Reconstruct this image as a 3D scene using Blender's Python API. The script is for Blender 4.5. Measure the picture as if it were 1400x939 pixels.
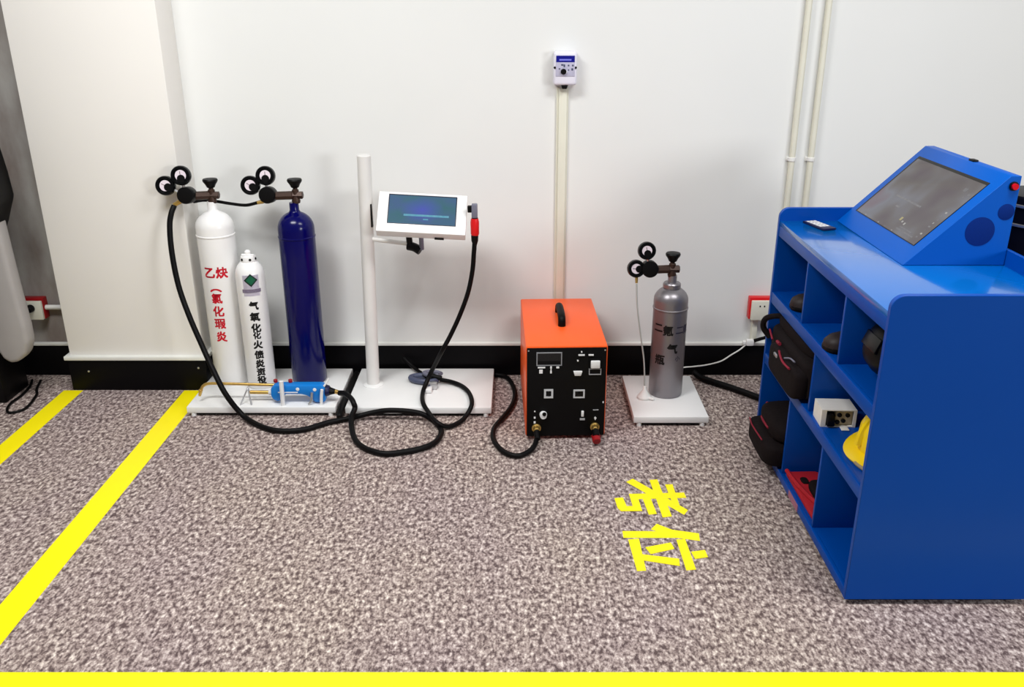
import bpy, bmesh, math, random
from mathutils import Vector, Matrix

random.seed(4)
SC = bpy.context.scene
COL = SC.collection
for _o in list(bpy.data.objects):
    bpy.data.objects.remove(_o)

# ------------------------------------------------------------------ camera
cam = bpy.data.cameras.new('camera')
cam.sensor_width = 36.0
cam.lens = 1208.0 / 1400.0 * 36.0
cam.shift_x = -8.0 / 1400.0
cam.clip_start = 0.05
cam_o = bpy.data.objects.new('camera', cam)
COL.objects.link(cam_o)
cam_o.location = (0, 0, 1.5)
cam_o.rotation_euler = (math.radians(90 - 21.1), 0, 0)
SC.camera = cam_o

# ------------------------------------------------------------------ world, lights, exposure
wd = bpy.data.worlds.new('room_light')
SC.world = wd
wd.use_nodes = True
wd.node_tree.nodes['Background'].inputs[0].default_value = (1.0, 1.0, 1.0, 1)
wd.node_tree.nodes['Background'].inputs[1].default_value = 0.25

def area(name, loc, target, sx, sy, power, col):
    l = bpy.data.lights.new(name, 'AREA')
    l.shape = 'RECTANGLE'; l.size = sx; l.size_y = sy; l.energy = power; l.color = col
    o = bpy.data.objects.new(name, l); COL.objects.link(o)
    o.location = loc
    o.rotation_euler = (Vector(target) - Vector(loc)).to_track_quat('-Z', 'Y').to_euler()
    return o
area('ceiling_panel_light', (-1.1, 1.7, 2.85), (-1.1, 1.71, 0), 1.2, 0.6, 70, (1.0, 1.0, 0.99))
area('ceiling_panel_light', (1.2, 1.7, 2.85), (1.2, 1.71, 0), 1.2, 0.6, 48, (1.0, 1.0, 0.99))
area('window_daylight', (4.3, -1.9, 1.8), (0.3, 3.5, 0.8), 1.2, 0.8, 105, (0.97, 0.985, 1.0))

vs = SC.view_settings
vs.view_transform = 'Standard'
vs.look = 'None'
vs.exposure = -0.04
vs.gamma = 1.0
vs.use_curve_mapping = False

# ------------------------------------------------------------------ materials
def lin(c):
    out = []
    for v in c:
        v = v / 255.0
        out.append(v / 12.92 if v <= 0.04045 else ((v + 0.055) / 1.055) ** 2.4)
    return (*out, 1.0)

MATS = {}
def mat(name, rgb, rough=0.5, metal=0.0, var=0.06, scale=14.0, bump=0.0, spec=0.35, coat=0.0):
    """Principled material whose colour wanders a little with a noise texture."""
    if name in MATS:
        return MATS[name]
    m = bpy.data.materials.new(name); m.use_nodes = True
    nt = m.node_tree; b = nt.nodes['Principled BSDF']
    b.inputs['Roughness'].default_value = rough
    b.inputs['Metallic'].default_value = metal
    b.inputs['Specular IOR Level'].default_value = spec
    b.inputs['Coat Weight'].default_value = coat
    b.inputs['Coat Roughness'].default_value = 0.08
    tc = nt.nodes.new('ShaderNodeTexCoord')
    nz = nt.nodes.new('ShaderNodeTexNoise'); nz.inputs['Scale'].default_value = scale; nz.inputs['Detail'].default_value = 3
    mx = nt.nodes.new('ShaderNodeMix'); mx.data_type = 'RGBA'
    c = lin(rgb)
    mx.inputs[6].default_value = tuple(v * (1 - var) for v in c[:3]) + (1,)
    mx.inputs[7].default_value = tuple(min(1, v * (1 + var)) for v in c[:3]) + (1,)
    nt.links.new(tc.outputs['Object'], nz.inputs['Vector'])
    nt.links.new(nz.outputs['Fac'], mx.inputs[0])
    nt.links.new(mx.outputs[2], b.inputs['Base Color'])
    if bump:
        bp = nt.nodes.new('ShaderNodeBump'); bp.inputs['Strength'].default_value = bump; bp.inputs['Distance'].default_value = 0.002
        nt.links.new(nz.outputs['Fac'], bp.inputs['Height']); nt.links.new(bp.outputs['Normal'], b.inputs['Normal'])
    MATS[name] = m
    return m

def carpet_material():
    m = bpy.data.materials.new('carpet'); m.use_nodes = True
    nt = m.node_tree; N = nt.nodes; L = nt.links; b = N['Principled BSDF']
    b.inputs['Roughness'].default_value = 0.95; b.inputs['Specular IOR Level'].default_value = 0.1
    tc = N.new('ShaderNodeTexCoord')
    n1 = N.new('ShaderNodeTexNoise'); n1.inputs['Scale'].default_value = 80; n1.inputs['Detail'].default_value = 3.5; n1.inputs['Roughness'].default_value = 0.72
    vo = N.new('ShaderNodeTexVoronoi'); vo.inputs['Scale'].default_value = 125
    mixh = N.new('ShaderNodeMath'); mixh.operation = 'MULTIPLY_ADD'; mixh.inputs[1].default_value = -0.16
    r = N.new('ShaderNodeValToRGB')
    e = r.color_ramp.elements
    e[0].position = 0.30; e[0].color = lin((92, 78, 77))
    e[1].position = 0.62; e[1].color = lin((236, 226, 216))
    k = e.new(0.40); k.color = lin((146, 131, 126))
    k = e.new(0.49); k.color = lin((184, 170, 163))
    n2 = N.new('ShaderNodeTexNoise'); n2.inputs['Scale'].default_value = 2.1; n2.inputs['Detail'].default_value = 4
    r2 = N.new('ShaderNodeValToRGB')
    r2.color_ramp.elements[0].position = 0.38; r2.color_ramp.elements[0].color = (0.92, 0.89, 0.93, 1)
    r2.color_ramp.elements[1].position = 0.62; r2.color_ramp.elements[1].color = (1.0, 0.985, 0.955, 1)
    mul = N.new('ShaderNodeMix'); mul.data_type = 'RGBA'; mul.blend_type = 'MULTIPLY'; mul.inputs[0].default_value = 1
    bp = N.new('ShaderNodeBump'); bp.inputs['Strength'].default_value = 0.6; bp.inputs['Distance'].default_value = 0.004
    mp = N.new('ShaderNodeMapping'); mp.inputs['Scale'].default_value = (1, 0.62, 1)
    L.new(tc.outputs['Object'], mp.inputs['Vector'])
    for n in (n1, vo, n2): L.new(mp.outputs['Vector'], n.inputs['Vector'])
    L.new(vo.outputs['Distance'], mixh.inputs[0]); L.new(n1.outputs['Fac'], mixh.inputs[2])
    L.new(mixh.outputs[0], r.inputs['Fac']); L.new(n2.outputs['Fac'], r2.inputs['Fac'])
    L.new(r.outputs['Color'], mul.inputs[6]); L.new(r2.outputs['Color'], mul.inputs[7])
    L.new(mul.outputs[2], b.inputs['Base Color'])
    L.new(mixh.outputs[0], bp.inputs['Height']); L.new(bp.outputs['Normal'], b.inputs['Normal'])
    return m

def shaded_stained_wall_material():  # shade of the recess painted in as darker grey, plus brownish stains
    m = bpy.data.materials.new('shaded_stained_plaster'); m.use_nodes = True
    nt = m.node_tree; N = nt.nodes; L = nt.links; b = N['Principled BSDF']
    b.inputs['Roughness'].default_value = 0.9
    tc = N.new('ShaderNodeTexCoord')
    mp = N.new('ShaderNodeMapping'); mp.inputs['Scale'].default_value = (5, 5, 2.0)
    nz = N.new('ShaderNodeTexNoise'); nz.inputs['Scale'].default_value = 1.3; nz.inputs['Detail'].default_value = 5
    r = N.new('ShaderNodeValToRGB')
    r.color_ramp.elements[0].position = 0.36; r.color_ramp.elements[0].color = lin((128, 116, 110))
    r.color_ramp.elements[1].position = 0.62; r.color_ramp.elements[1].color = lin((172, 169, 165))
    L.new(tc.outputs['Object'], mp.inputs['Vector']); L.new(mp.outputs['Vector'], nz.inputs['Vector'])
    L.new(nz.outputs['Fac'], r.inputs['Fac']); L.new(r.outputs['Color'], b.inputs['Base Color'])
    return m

def screen_material(name, stops, ax, strength, base, rough=0.12, spot=None):
    """A lit display: a smooth picture (object-space noise ramp) given off by the panel under gloss."""
    m = bpy.data.materials.new(name); m.use_nodes = True
    nt = m.node_tree; N = nt.nodes; L = nt.links; b = N['Principled BSDF']
    b.inputs['Base Color'].default_value = lin(base); b.inputs['Roughness'].default_value = rough
    tc = N.new('ShaderNodeTexCoord')
    mp = N.new('ShaderNodeMapping'); mp.inputs['Scale'].default_value = ax
    nz = N.new('ShaderNodeTexNoise'); nz.inputs['Scale'].default_value = 1.0; nz.inputs['Detail'].default_value = 2
    r = N.new('ShaderNodeValToRGB')
    r.color_ramp.elements[0].position = stops[0][0]; r.color_ramp.elements[0].color = lin(stops[0][1])
    r.color_ramp.elements[1].position = stops[-1][0]; r.color_ramp.elements[1].color = lin(stops[-1][1])
    for p, c in stops[1:-1]:
        e = r.color_ramp.elements.new(p); e.color = lin(c)
    L.new(tc.outputs['Object'], mp.inputs['Vector']); L.new(mp.outputs['Vector'], nz.inputs['Vector'])
    L.new(nz.outputs['Fac'], r.inputs['Fac'])
    out = r.outputs['Color']
    if spot:
        cx, cy, sx, sy, col = spot
        m2 = N.new('ShaderNodeMapping'); m2.inputs['Location'].default_value = (-cx / sx, -cy / sy, 0); m2.inputs['Scale'].default_value = (1 / sx, 1 / sy, 0)
        g = N.new('ShaderNodeTexGradient'); g.gradient_type = 'SPHERICAL'
        mx = N.new('ShaderNodeMix'); mx.data_type = 'RGBA'; mx.inputs[7].default_value = lin(col)
        L.new(tc.outputs['Object'], m2.inputs['Vector']); L.new(m2.outputs['Vector'], g.inputs['Vector'])
        L.new(g.outputs['Fac'], mx.inputs[0]); L.new(out, mx.inputs[6]); out = mx.outputs[2]
    L.new(out, b.inputs['Emission Color']); b.inputs['Emission Strength'].default_value = strength
    return m

CARPET = carpet_material()
SHADE_STAIN = shaded_stained_wall_material()
WALL = mat('white_wall_paint', (227, 228, 226), 0.75, var=0.025, scale=2.5)
PILLAR = mat('white_pillar_paint', (236, 233, 228), 0.7, var=0.02, scale=2.5)
TRIMW = mat('white_trim', (226, 226, 220), 0.5)
BASEB = mat('black_baseboard', (6, 5, 7), 0.5, var=0.2, scale=8, spec=0.12)
YELLOW = mat('yellow_tape', (255, 236, 6), 0.45, var=0.03)
PVC = mat('cream_pvc', (222, 220, 204), 0.45)
PVCW = mat('white_pvc', (232, 231, 228), 0.4)
LILAC = mat('white_device_plastic', (226, 224, 236), 0.35)
RED = mat('red_plastic', (214, 22, 26), 0.35)
DRED = mat('dark_red_plastic', (150, 16, 22), 0.4)
BLACKP = mat('black_plastic', (6, 5, 6), 0.42, var=0.2, spec=0.18)
BLACKR = mat('black_rubber', (5, 4, 5), 0.5, var=0.2, spec=0.15)
BLACKG = mat('black_glossy', (5, 5, 6), 0.25, var=0.2, spec=0.22)
BROWNM = mat('bronze_metal', (62, 44, 36), 0.4, 0.35, var=0.15)
BRASS = mat('brass', (206, 170, 96), 0.3, 0.85)
STEEL = mat('steel', (196, 196, 198), 0.3, 0.8)
WHITEP = mat('white_paint_gloss', (240, 239, 238), 0.3, var=0.02, coat=0.3)
PLATE = mat('white_plate_paint', (232, 232, 231), 0.35, var=0.03)
POLEM = mat('light_grey_pole', (222, 220, 217), 0.35)
NAVY = mat('navy_paint', (0, 0, 78), 0.2, var=0.08, spec=0.25, coat=0.05)
SILVER = mat('silver_paint', (140, 136, 140), 0.36, 0.7, var=0.05)
REDINK = mat('red_ink', (200, 14, 40), 0.6)
BLACKINK = mat('black_ink', (16, 14, 14), 0.6)
FADEINK = mat('faded_ink', (64, 60, 78), 0.6)
GREEN = mat('green_label', (12, 92, 62), 0.5, var=0.3, scale=80)
DGREEN = mat('dark_green_label', (14, 34, 32), 0.5)
PURPLEL = mat('pale_lilac_label', (232, 226, 238), 0.6)
GREYL = mat('grey_label', (118, 108, 128), 0.6, var=0.6, scale=220)
ORANGE = mat('orange_enamel', (252, 96, 34), 0.32, var=0.04, spec=0.3)
PANEL = mat('black_panel', (7, 7, 8), 0.5, var=0.2, spec=0.15)
BLUE = mat('blue_enamel', (0, 70, 160), 0.34, var=0.04, scale=4, spec=0.17)
BLUET = mat('blue_gloss_top', (0, 100, 184), 0.16, var=0.03, scale=4, spec=0.7, coat=0.6)
BLUEE = mat('blue_enamel_console', (0, 84, 178), 0.4, var=0.04, scale=4, spec=0.1)
GRILLE = mat('dark_blue_grille', (4, 40, 112), 0.8, var=0.3, scale=500, spec=0.1)
TORCHB = mat('blue_torch_plastic', (20, 122, 206), 0.3)
SLATE = mat('slate_plastic', (74, 80, 104), 0.35)
SLATE2 = mat('grey_blue_plastic', (112, 112, 128), 0.4)
BAG = mat('black_nylon', (22, 15, 16), 0.85, var=0.35, scale=60, bump=0.5, spec=0.15)
BAGRED = mat('red_strap', (132, 24, 46), 0.7)
REDF = mat('red_fabric', (176, 22, 36), 0.7, var=0.2)
HATY = mat('hat_yellow', (255, 214, 4), 0.3, coat=0.3)
BEIGE = mat('beige_plastic', (196, 180, 146), 0.5, var=0.2)
CARDW = mat('white_card', (232, 228, 222), 0.6)
SHELLG = mat('grey_shell', (160, 156, 154), 0.4)
KHAKI = mat('khaki_leather', (156, 140, 112), 0.6)
DIAL = mat('dial_white', (226, 214, 222), 0.4)
WHITEI = mat('white_print', (232, 232, 232), 0.6)
PINK = mat('worn_sticker', (170, 110, 130), 0.6, var=0.3, scale=120)
NAVYL = mat('navy_display', (18, 20, 130), 0.2)
CLEAR = mat('pale_tube', (176, 178, 174), 0.3)
REDB = mat('red_button', (206, 12, 28), 0.15, coat=0.6)
DARKB = mat('dark_brown_leather', (36, 24, 24), 0.55, var=0.3, scale=40)

# ------------------------------------------------------------------ mesh helpers
def box(bm, x0, x1, y0, y1, z0, z1, bev=0.0, seg=2):
    t = bmesh.new()
    bmesh.ops.create_cube(t, size=1)
    for v in t.verts:
        v.co = Vector(((x0 + x1) / 2 + v.co.x * (x1 - x0), (y0 + y1) / 2 + v.co.y * (y1 - y0), (z0 + z1) / 2 + v.co.z * (z1 - z0)))
    if bev:
        bmesh.ops.bevel(t, geom=t.edges[:], offset=bev, segments=seg, profile=0.5, affect='EDGES')
    join(bm, t)
    return bm

def join(bm, t, M=None):
    if M is not None:
        bmesh.ops.transform(t, matrix=M, verts=t.verts)
    vm = {v: bm.verts.new(v.co) for v in t.verts}
    for f in t.faces:
        try:
            bm.faces.new([vm[v] for v in f.verts])
        except ValueError:
            pass
    t.free()

def lathe(bm, prof, seg=32, M=None):
    """prof: (radius, height) along local z."""
    t = bmesh.new()
    rings = []
    for r, z in prof:
        if r < 1e-6:
            rings.append([t.verts.new((0, 0, z))])
        else:
            rings.append([t.verts.new((r * math.cos(2 * math.pi * i / seg), r * math.sin(2 * math.pi * i / seg), z)) for i in range(seg)])
    for a, b in zip(rings, rings[1:]):
        for i in range(seg):
            j = (i + 1) % seg
            if len(a) == 1 and len(b) > 1: t.faces.new((a[0], b[j], b[i])) if False else t.faces.new((a[0], b[i], b[j]))
            elif len(b) == 1 and len(a) > 1: t.faces.new((a[i], a[j], b[0]))
            elif len(a) > 1: t.faces.new((a[i], a[j], b[j], b[i]))
    if len(rings[0]) > 1: t.faces.new(rings[0][::-1])
    if len(rings[-1]) > 1: t.faces.new(rings[-1])
    bmesh.ops.recalc_face_normals(t, faces=t.faces[:])
    join(bm, t, M)
    return bm

def along(p0, p1):
    """matrix taking local z=0..len to p0..p1"""
    p0 = Vector(p0); d = Vector(p1) - p0
    return Matrix.Translation(p0) @ d.to_track_quat('Z', 'Y').to_matrix().to_4x4(), d.length

def rod(bm, p0, p1, r, r2=None, seg=16):
    M, l = along(p0, p1)
    r2 = r if r2 is None else r2
    c = min(r, r2, l) * 0.15
    return lathe(bm, [(r - c, 0), (r, c), (r2, l - c), (r2 - c, l)], seg, M)

def catmull(pts, n=8):
    P = [Vector(p) for p in pts]
    P = [P[0] * 2 - P[1]] + P + [P[-1] * 2 - P[-2]]
    out = []
    for i in range(1, len(P) - 2):
        a, b, c, d = P[i - 1:i + 3]
        for k in range(n):
            t = k / n
            out.append(0.5 * ((2 * b) + (c - a) * t + (2 * a - 5 * b + 4 * c - d) * t * t + (3 * b - a - 3 * c + d) * t ** 3))
    out.append(P[-2])
    return out

def tube(bm, pts, r, seg=10, n=8, smooth=True):
    P = catmull(pts, n) if smooth else [Vector(p) for p in pts]
    t0 = (P[1] - P[0]).normalized()
    u = t0.orthogonal().normalized()
    rings = []
    for i, p in enumerate(P):
        t = ((P[i + 1] if i + 1 < len(P) else p) - (P[i - 1] if i else p)).normalized()
        u = (u - t * u.dot(t)).normalized(); w = t.cross(u)
        rings.append([bm.verts.new(p + (u * math.cos(2 * math.pi * k / seg) + w * math.sin(2 * math.pi * k / seg)) * r) for k in range(seg)])
    for a, b in zip(rings, rings[1:]):
        for k in range(seg):
            j = (k + 1) % seg
            bm.faces.new((a[k], a[j], b[j], b[k]))
    bm.faces.new(rings[0][::-1]); bm.faces.new(rings[-1])
    return bm

def prism(bm, outline, axis, a, b, bev=0.0, seg=2):
    """outline of 2D points extruded along 'x','y' or 'z' from a to b."""
    t = bmesh.new()
    def P(u, v, w):
        return {'x': (w, u, v), 'y': (u, w, v), 'z': (u, v, w)}[axis]
    v0 = [t.verts.new(P(u, v, a)) for u, v in outline]
    v1 = [t.verts.new(P(u, v, b)) for u, v in outline]
    n = len(outline)
    t.faces.new(v0); t.faces.new(v1[::-1])
    for i in range(n):
        t.faces.new((v0[i], v0[(i + 1) % n], v1[(i + 1) % n], v1[i]))
    bmesh.ops.recalc_face_normals(t, faces=t.faces[:])
    if bev:
        bmesh.ops.bevel(t, geom=t.edges[:], offset=bev, segments=seg, profile=0.5, affect='EDGES')
    join(bm, t)
    return bm

def obj(name, bm, m, parent=None, smooth=True, world=True, kind=None, angle=38):
    """link a bmesh as one object; with a parent, world coordinates become local to it"""
    if parent is not None and world:
        inv = parent.matrix_basis.inverted()
        bmesh.ops.transform(bm, matrix=inv, verts=bm.verts)
    bmesh.ops.recalc_face_normals(bm, faces=bm.faces[:])
    me = bpy.data.meshes.new(name)
    bm.to_mesh(me); bm.free()
    me.materials.append(m)
    if smooth and len(me.polygons):
        me.polygons.foreach_set('use_smooth', [True] * len(me.polygons))
        me.set_sharp_from_angle(angle=math.radians(angle))
    o = bpy.data.objects.new(name, me); COL.objects.link(o)
    if parent is not None:
        o.parent = parent
    if kind:
        o['kind'] = kind
    return o

def tag(o, label, cat, group=None):
    o['label'] = label; o['category'] = cat
    if group: o['group'] = group
    return o

def thing(name, label, cat, loc=(0, 0, 0), rz=0.0, group=None, rot=None):
    o = bpy.data.objects.new(name, None); COL.objects.link(o)
    o.empty_display_size = 0.05
    o.location = loc
    o.rotation_euler = rot if rot is not None else (0, 0, rz)
    o.matrix_basis = Matrix.LocRotScale(Vector(loc), o.rotation_euler, None)
    return tag(o, label, cat, group)

B = bmesh.new

# ------------------------------------------------------------------ the room
WY = 3.52                # main wall plane
PX0, PX1, PY = -1.836, -1.288, 3.36     # pillar
obj('floor', box(B(), -6, 6, -3.5, 3.75, -0.06, 0), CARPET, kind='structure')
obj('wall_back', box(B(), -1.56, 6, WY, WY + 0.2, 0, 3.0), WALL, kind='structure')
obj('wall_left', box(B(), -6, -1.56, WY, WY + 0.2, 0, 3.0), SHADE_STAIN, kind='structure')  # recess wall; its shade is carried by the darker grey colour
obj('wall_pillar', box(B(), PX0, PX1, PY, WY + 0.001, 0, 3.0, 0.004), PILLAR, kind='structure')

obj('baseboard_back', box(B(), PX1, 6, WY - 0.012, WY, 0, 0.137, 0.002), BASEB, kind='structure')
obj('trim_1', box(B(), PX1 + 0.011, 6, WY - 0.016, WY, 0.137, 0.151, 0.003), TRIMW, kind='structure')
obj('baseboard_left', box(B(), -6, PX0, WY - 0.012, WY, 0, 0.137, 0.002), BASEB, kind='structure')
obj('trim_2', box(B(), -6, PX0 - 0.011, WY - 0.016, WY, 0.137, 0.151, 0.003), TRIMW, kind='structure')
bb = obj('baseboard_pillar', box(B(), PX0 - 0.008, PX1 + 0.008, PY - 0.01, WY - 0.012, 0, 0.135, 0.002), BASEB, kind='structure')
for sx, sz in ((-1.765, 0.085), (-1.312, 0.10)):
    obj('screw', lathe(B(), [(0.0045, 0), (0.004, 0.002), (0, 0.003)], 10, Matrix.Translation((sx, PY - 0.0102, sz)) @ Matrix.Rotation(math.pi / 2, 4, 'X')), STEEL, bb)
obj('trim_3', box(B(), PX0 - 0.018, PX1 + 0.018, PY - 0.02, WY - 0.012, 0.135, 0.153, 0.004), TRIMW, kind='structure')

# ------------------------------------------------------------------ yellow tape on the carpet
def tape(x0, x1, y0, y1, label, z=0.0008):
    o = obj('floor_tape', box(B(), x0, x1, y0, y1, 0.0002, z), YELLOW)
    tag(o, label, 'floor tape')
tape(-1.881, -1.801, 0.6, 3.346, 'yellow floor tape running from the left corner of the white pillar')
tape(-1.382, -1.295, 0.6, 3.346, 'yellow floor tape running from the right corner of the white pillar')
tape(-4.0, 4.0, 1.61, 1.694, 'long yellow floor tape lying across the carpet parallel to the wall', 0.0014)

def floor_char(label, strips):
    cx = sum(p[0] for s in strips for p in s) / sum(len(s) for s in strips)
    cy = sum(p[1] for s in strips for p in s) / sum(len(s) for s in strips)
    t = thing('floor_lettering', label, 'floor lettering', (cx, cy, 0))
    for i, s in enumerate(strips):
        obj('tape_strip', prism(B(), s, 'z', 0.0002, 0.0007 + 0.0002 * i), YELLOW, t, smooth=False)
KAO = [[(0.363, 2.597), (0.388, 2.619), (0.539, 2.421), (0.522, 2.393)], [(0.443, 2.61), (0.47, 2.614), (0.482, 2.384), (0.452, 2.378)], [(0.363, 2.519), (0.545, 2.528), (0.547, 2.495), (0.366, 2.486)], [(0.491, 2.579), (0.516, 2.581), (0.517, 2.442), (0.497, 2.438)], [(0.403, 2.507), (0.429, 2.515), (0.437, 2.398), (0.411, 2.394)], [(0.363, 2.519), (0.389, 2.519), (0.393, 2.415), (0.368, 2.415)], [(0.323, 2.442), (0.391, 2.444), (0.393, 2.415), (0.326, 2.414)], [(0.313, 2.491), (0.341, 2.495), (0.347, 2.442), (0.325, 2.415), (0.317, 2.434)]]
WEI = [[(0.318, 2.302), (0.509, 2.3), (0.504, 2.265), (0.317, 2.266)], [(0.406, 2.311), (0.428, 2.342), (0.47, 2.309), (0.548, 2.289), (0.544, 2.249), (0.479, 2.265)], [(0.33, 2.256), (0.363, 2.261), (0.363, 2.101), (0.337, 2.099)], [(0.358, 2.181), (0.466, 2.158), (0.462, 2.123), (0.362, 2.15)], [(0.376, 2.215), (0.455, 2.24), (0.461, 2.208), (0.387, 2.181)], [(0.474, 2.255), (0.501, 2.259), (0.505, 2.106), (0.477, 2.102)], [(0.507, 2.192), (0.549, 2.201), (0.551, 2.166), (0.512, 2.157)]]
floor_char('yellow tape character of eight strips on the carpet, nearer the orange machine', KAO)
floor_char('yellow tape character of seven strips on the carpet, farther from the orange machine', WEI)

# ------------------------------------------------------------------ lettering
def glyphs(body, size, weight=0.02):
    cu = bpy.data.curves.new('glyph', 'FONT'); cu.body = body; cu.size = size
    cu.align_x = 'CENTER'; cu.align_y = 'CENTER'; cu.resolution_u = 3
    o = bpy.data.objects.new('glyph', cu); COL.objects.link(o)
    me = bpy.data.meshes.new_from_object(o)
    bpy.data.objects.remove(o); bpy.data.curves.remove(cu)
    bm = B()
    w = weight * size
    for dx, dy in ((0, 0), (w, w), (-w, w), (w, -w), (-w, -w)) if weight else ((0, 0),):
        t = B(); t.from_mesh(me)
        join(bm, t, Matrix.Translation((dx, dy, 0)))
    bpy.data.meshes.remove(me)
    xs_ = [v.co.x for v in bm.verts]; ys_ = [v.co.y for v in bm.verts]
    if xs_:
        cx, cy = (min(xs_) + max(xs_)) / 2, (min(ys_) + max(ys_)) / 2
        for v in bm.verts: v.co.x -= cx; v.co.y -= cy
    return bm

def wrap(bm, R, ang, cx, cy, z, lift=0.0006):
    """bend flat lettering (x right, y up) round a vertical cylinder; ang 0 faces -y, positive turns to +x"""
    x0 = min(v.co.x for v in bm.verts); x1 = max(v.co.x for v in bm.verts)
    n = max(2, int((x1 - x0) / 0.006))
    for i in range(1, n):
        bmesh.ops.bisect_plane(bm, geom=bm.verts[:] + bm.edges[:] + bm.faces[:], plane_co=(x0 + (x1 - x0) * i / n, 0, 0), plane_no=(1, 0, 0))
    for v in bm.verts:
        a = ang + v.co.x / R
        v.co = Vector((cx + (R + lift) * math.sin(a), cy - (R + lift) * math.cos(a), z + v.co.y))
    return bm

def merge(bms):
    bm = B()
    for t in bms: join(bm, t)
    return bm

# ------------------------------------------------------------------ gas cylinders
def dial_face(bm, c, n, r, h):
    M, _ = along(c, Vector(c) + Vector(n))
    return lathe(bm, [(r, 0), (r, h), (0, h)], 28, M)

def gauge(root, c, r, n, down):
    """round gauge: case (part) with dial and dark lower cover (sub-parts)"""
    c = Vector(c); n = Vector(n).normalized()
    M, _ = along(c - n * 0.018, c)
    g = obj('gauge', lathe(B(), [(r * 0.6, -0.004), (r * 0.95, 0.0), (r, 0.005), (r, 0.02), (r * 0.93, 0.026), (r * 0.74, 0.026), (r * 0.70, 0.019), (0, 0.019)], 36, M), BLACKG, root)
    f = n * 0.0012
    sub = lambda nm, bm, m: obj(nm, _tolocal(bm, g), m, g, world=False)
    sub('dial', dial_face(B(), c + f, n, r * 0.56, 0.0012), DIAL)
    d = Vector(down); d = (d - n * d.dot(n)).normalized() * r * 0.32
    sub('dial_cover', dial_face(B(), c + f + n * 0.0013 + d, n, r * 0.40, 0.001), BLACKP)
    sub('needle', rod(B(), c + f + n * 0.002 - d * 0.2, c + f + n * 0.002 - d * 1.3, 0.0009, seg=6), BROWNM)
    return g

def _tolocal(bm, o):
    M = o.parent.matrix_basis if o.parent else Matrix()
    bmesh.ops.transform(bm, matrix=M.inverted(), verts=bm.verts)
    return bm

def regulator(root, x, y, z, reg, g1, g2, R=0.0365):
    """valve on the cylinder neck with handwheel, cross bar, regulator cap and two gauges"""
    vb = B()
    lathe(vb, [(0.015, -0.03), (0.017, -0.02), (0.013, -0.012), (0.013, 0.02), (0.009, 0.024), (0.008, 0.034)], 20, Matrix.Translation((x, y, z)))
    rod(vb, (x + 0.028, y, z), (x - 0.02, y, z), 0.015, seg=6)
    obj('valve_body', vb, BROWNM, root)
    ry = reg[2] if len(reg) > 2 else 0.0
    obj('cross_bar', rod(B(), (x - 0.010, y - 0.002, z), (x + reg[0] * 0.88, y + ry * 0.88 - 0.002, z + reg[1]), 0.0165, seg=8), BROWNM, root)
    hw = B()
    lathe(hw, [(0.010, 0.028), (0.015, 0.031), (0.020, 0.042), (0.027, 0.052), (0.0285, 0.058), (0.026, 0.063), (0.012, 0.065), (0, 0.065)], 28, Matrix.Translation((x, y, z)))
    obj('handwheel', hw, BLACKP, root)
    c = Vector((x + reg[0], y + ry, z + reg[1]))
    M, _ = along(c + Vector((0, 0.03, 0)), c + Vector((0, -0.03, 0.008)))
    obj('regulator_body', lathe(B(), [(0.02, -0.002), (0.028, 0.004), (0.032, 0.010), (0.032, 0.050), (0.030, 0.054), (0.022, 0.055), (0, 0.055)], 30, M), BLACKP, root)
    n = (0.05, -1, 0.18)
    for g in (g1, g2):
        gc = Vector((x + g[0], y + (g[2] if len(g) > 2 else -0.012), z + g[1]))
        obj('gauge_stem', rod(B(), c + Vector((0, -0.01, 0)), gc + (c - gc) * 0.3, 0.006, seg=8), STEEL, root)
        gauge(root, gc, R, n, c - gc)
    return c

def tank(root, x, y, r, z0, zs, ztop, zneck, m, ring=True, rn=0.018):
    """lathe body: straight wall to zs, elliptical shoulder to ztop, neck to zneck"""
    prof = [(r * 0.93, z0), (r, z0 + 0.008), (r, zs)]
    for k in range(1, 9):
        a = k / 9 * math.pi / 2
        rr = r * math.cos(a)
        if rr < rn * 1.15: break
        prof.append((rr, zs + (ztop - zs) * math.sin(a)))
    prof += [(rn * 1.15, ztop), (rn, ztop + 0.006), (rn, zneck)]
    obj('tank', lathe(B(), prof, 48, Matrix.Translation((x, y, 0))), m, root, angle=50)
    if ring:
        zr = zs - 0.03
        obj('shoulder_ring', lathe(B(), [(r * 0.985, zr - 0.005), (r + 0.0022, zr - 0.002), (r + 0.0022, zr + 0.002), (r * 0.985, zr + 0.005)], 48, Matrix.Translation((x, y, 0))), m, root)

PZ = 0.04   # top of the base plates

def base_plate(x0, x1, y0, y1, label, feet):
    t = thing('base_plate', label, 'base plate', ((x0 + x1) / 2, (y0 + y1) / 2, 0))
    obj('plate', box(B(), x0, x1, y0, y1, 0.014, PZ, 0.003), PLATE, t)
    obj('underframe', box(B(), x0 + 0.012, x1 - 0.012, y0 + 0.012, y1 - 0.012, 0.004, 0.014), BLACKR, t)
    for fx in (x0 + 0.022, x1 - 0.022):
        for fy in (y0 + 0.011, y1 - 0.02):
            obj('foot', lathe(B(), [(0.010, 0), (0.010, 0.0125), (0.008, 0.0138)], 14, Matrix.Translation((fx, fy, 0))), feet, t)
base_plate(-1.283, -0.706, 3.10, 3.488, 'long white base plate carrying three gas cylinders and the blue torch', PLATE)
base_plate(-0.668, -0.102, 3.095, 3.488, 'white base plate carrying the tall pole of the tilted display', PLATE)
base_plate(0.438, 0.722, 3.013, 3.41, 'small white base plate under the silver gas cylinder', PLATE)

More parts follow.
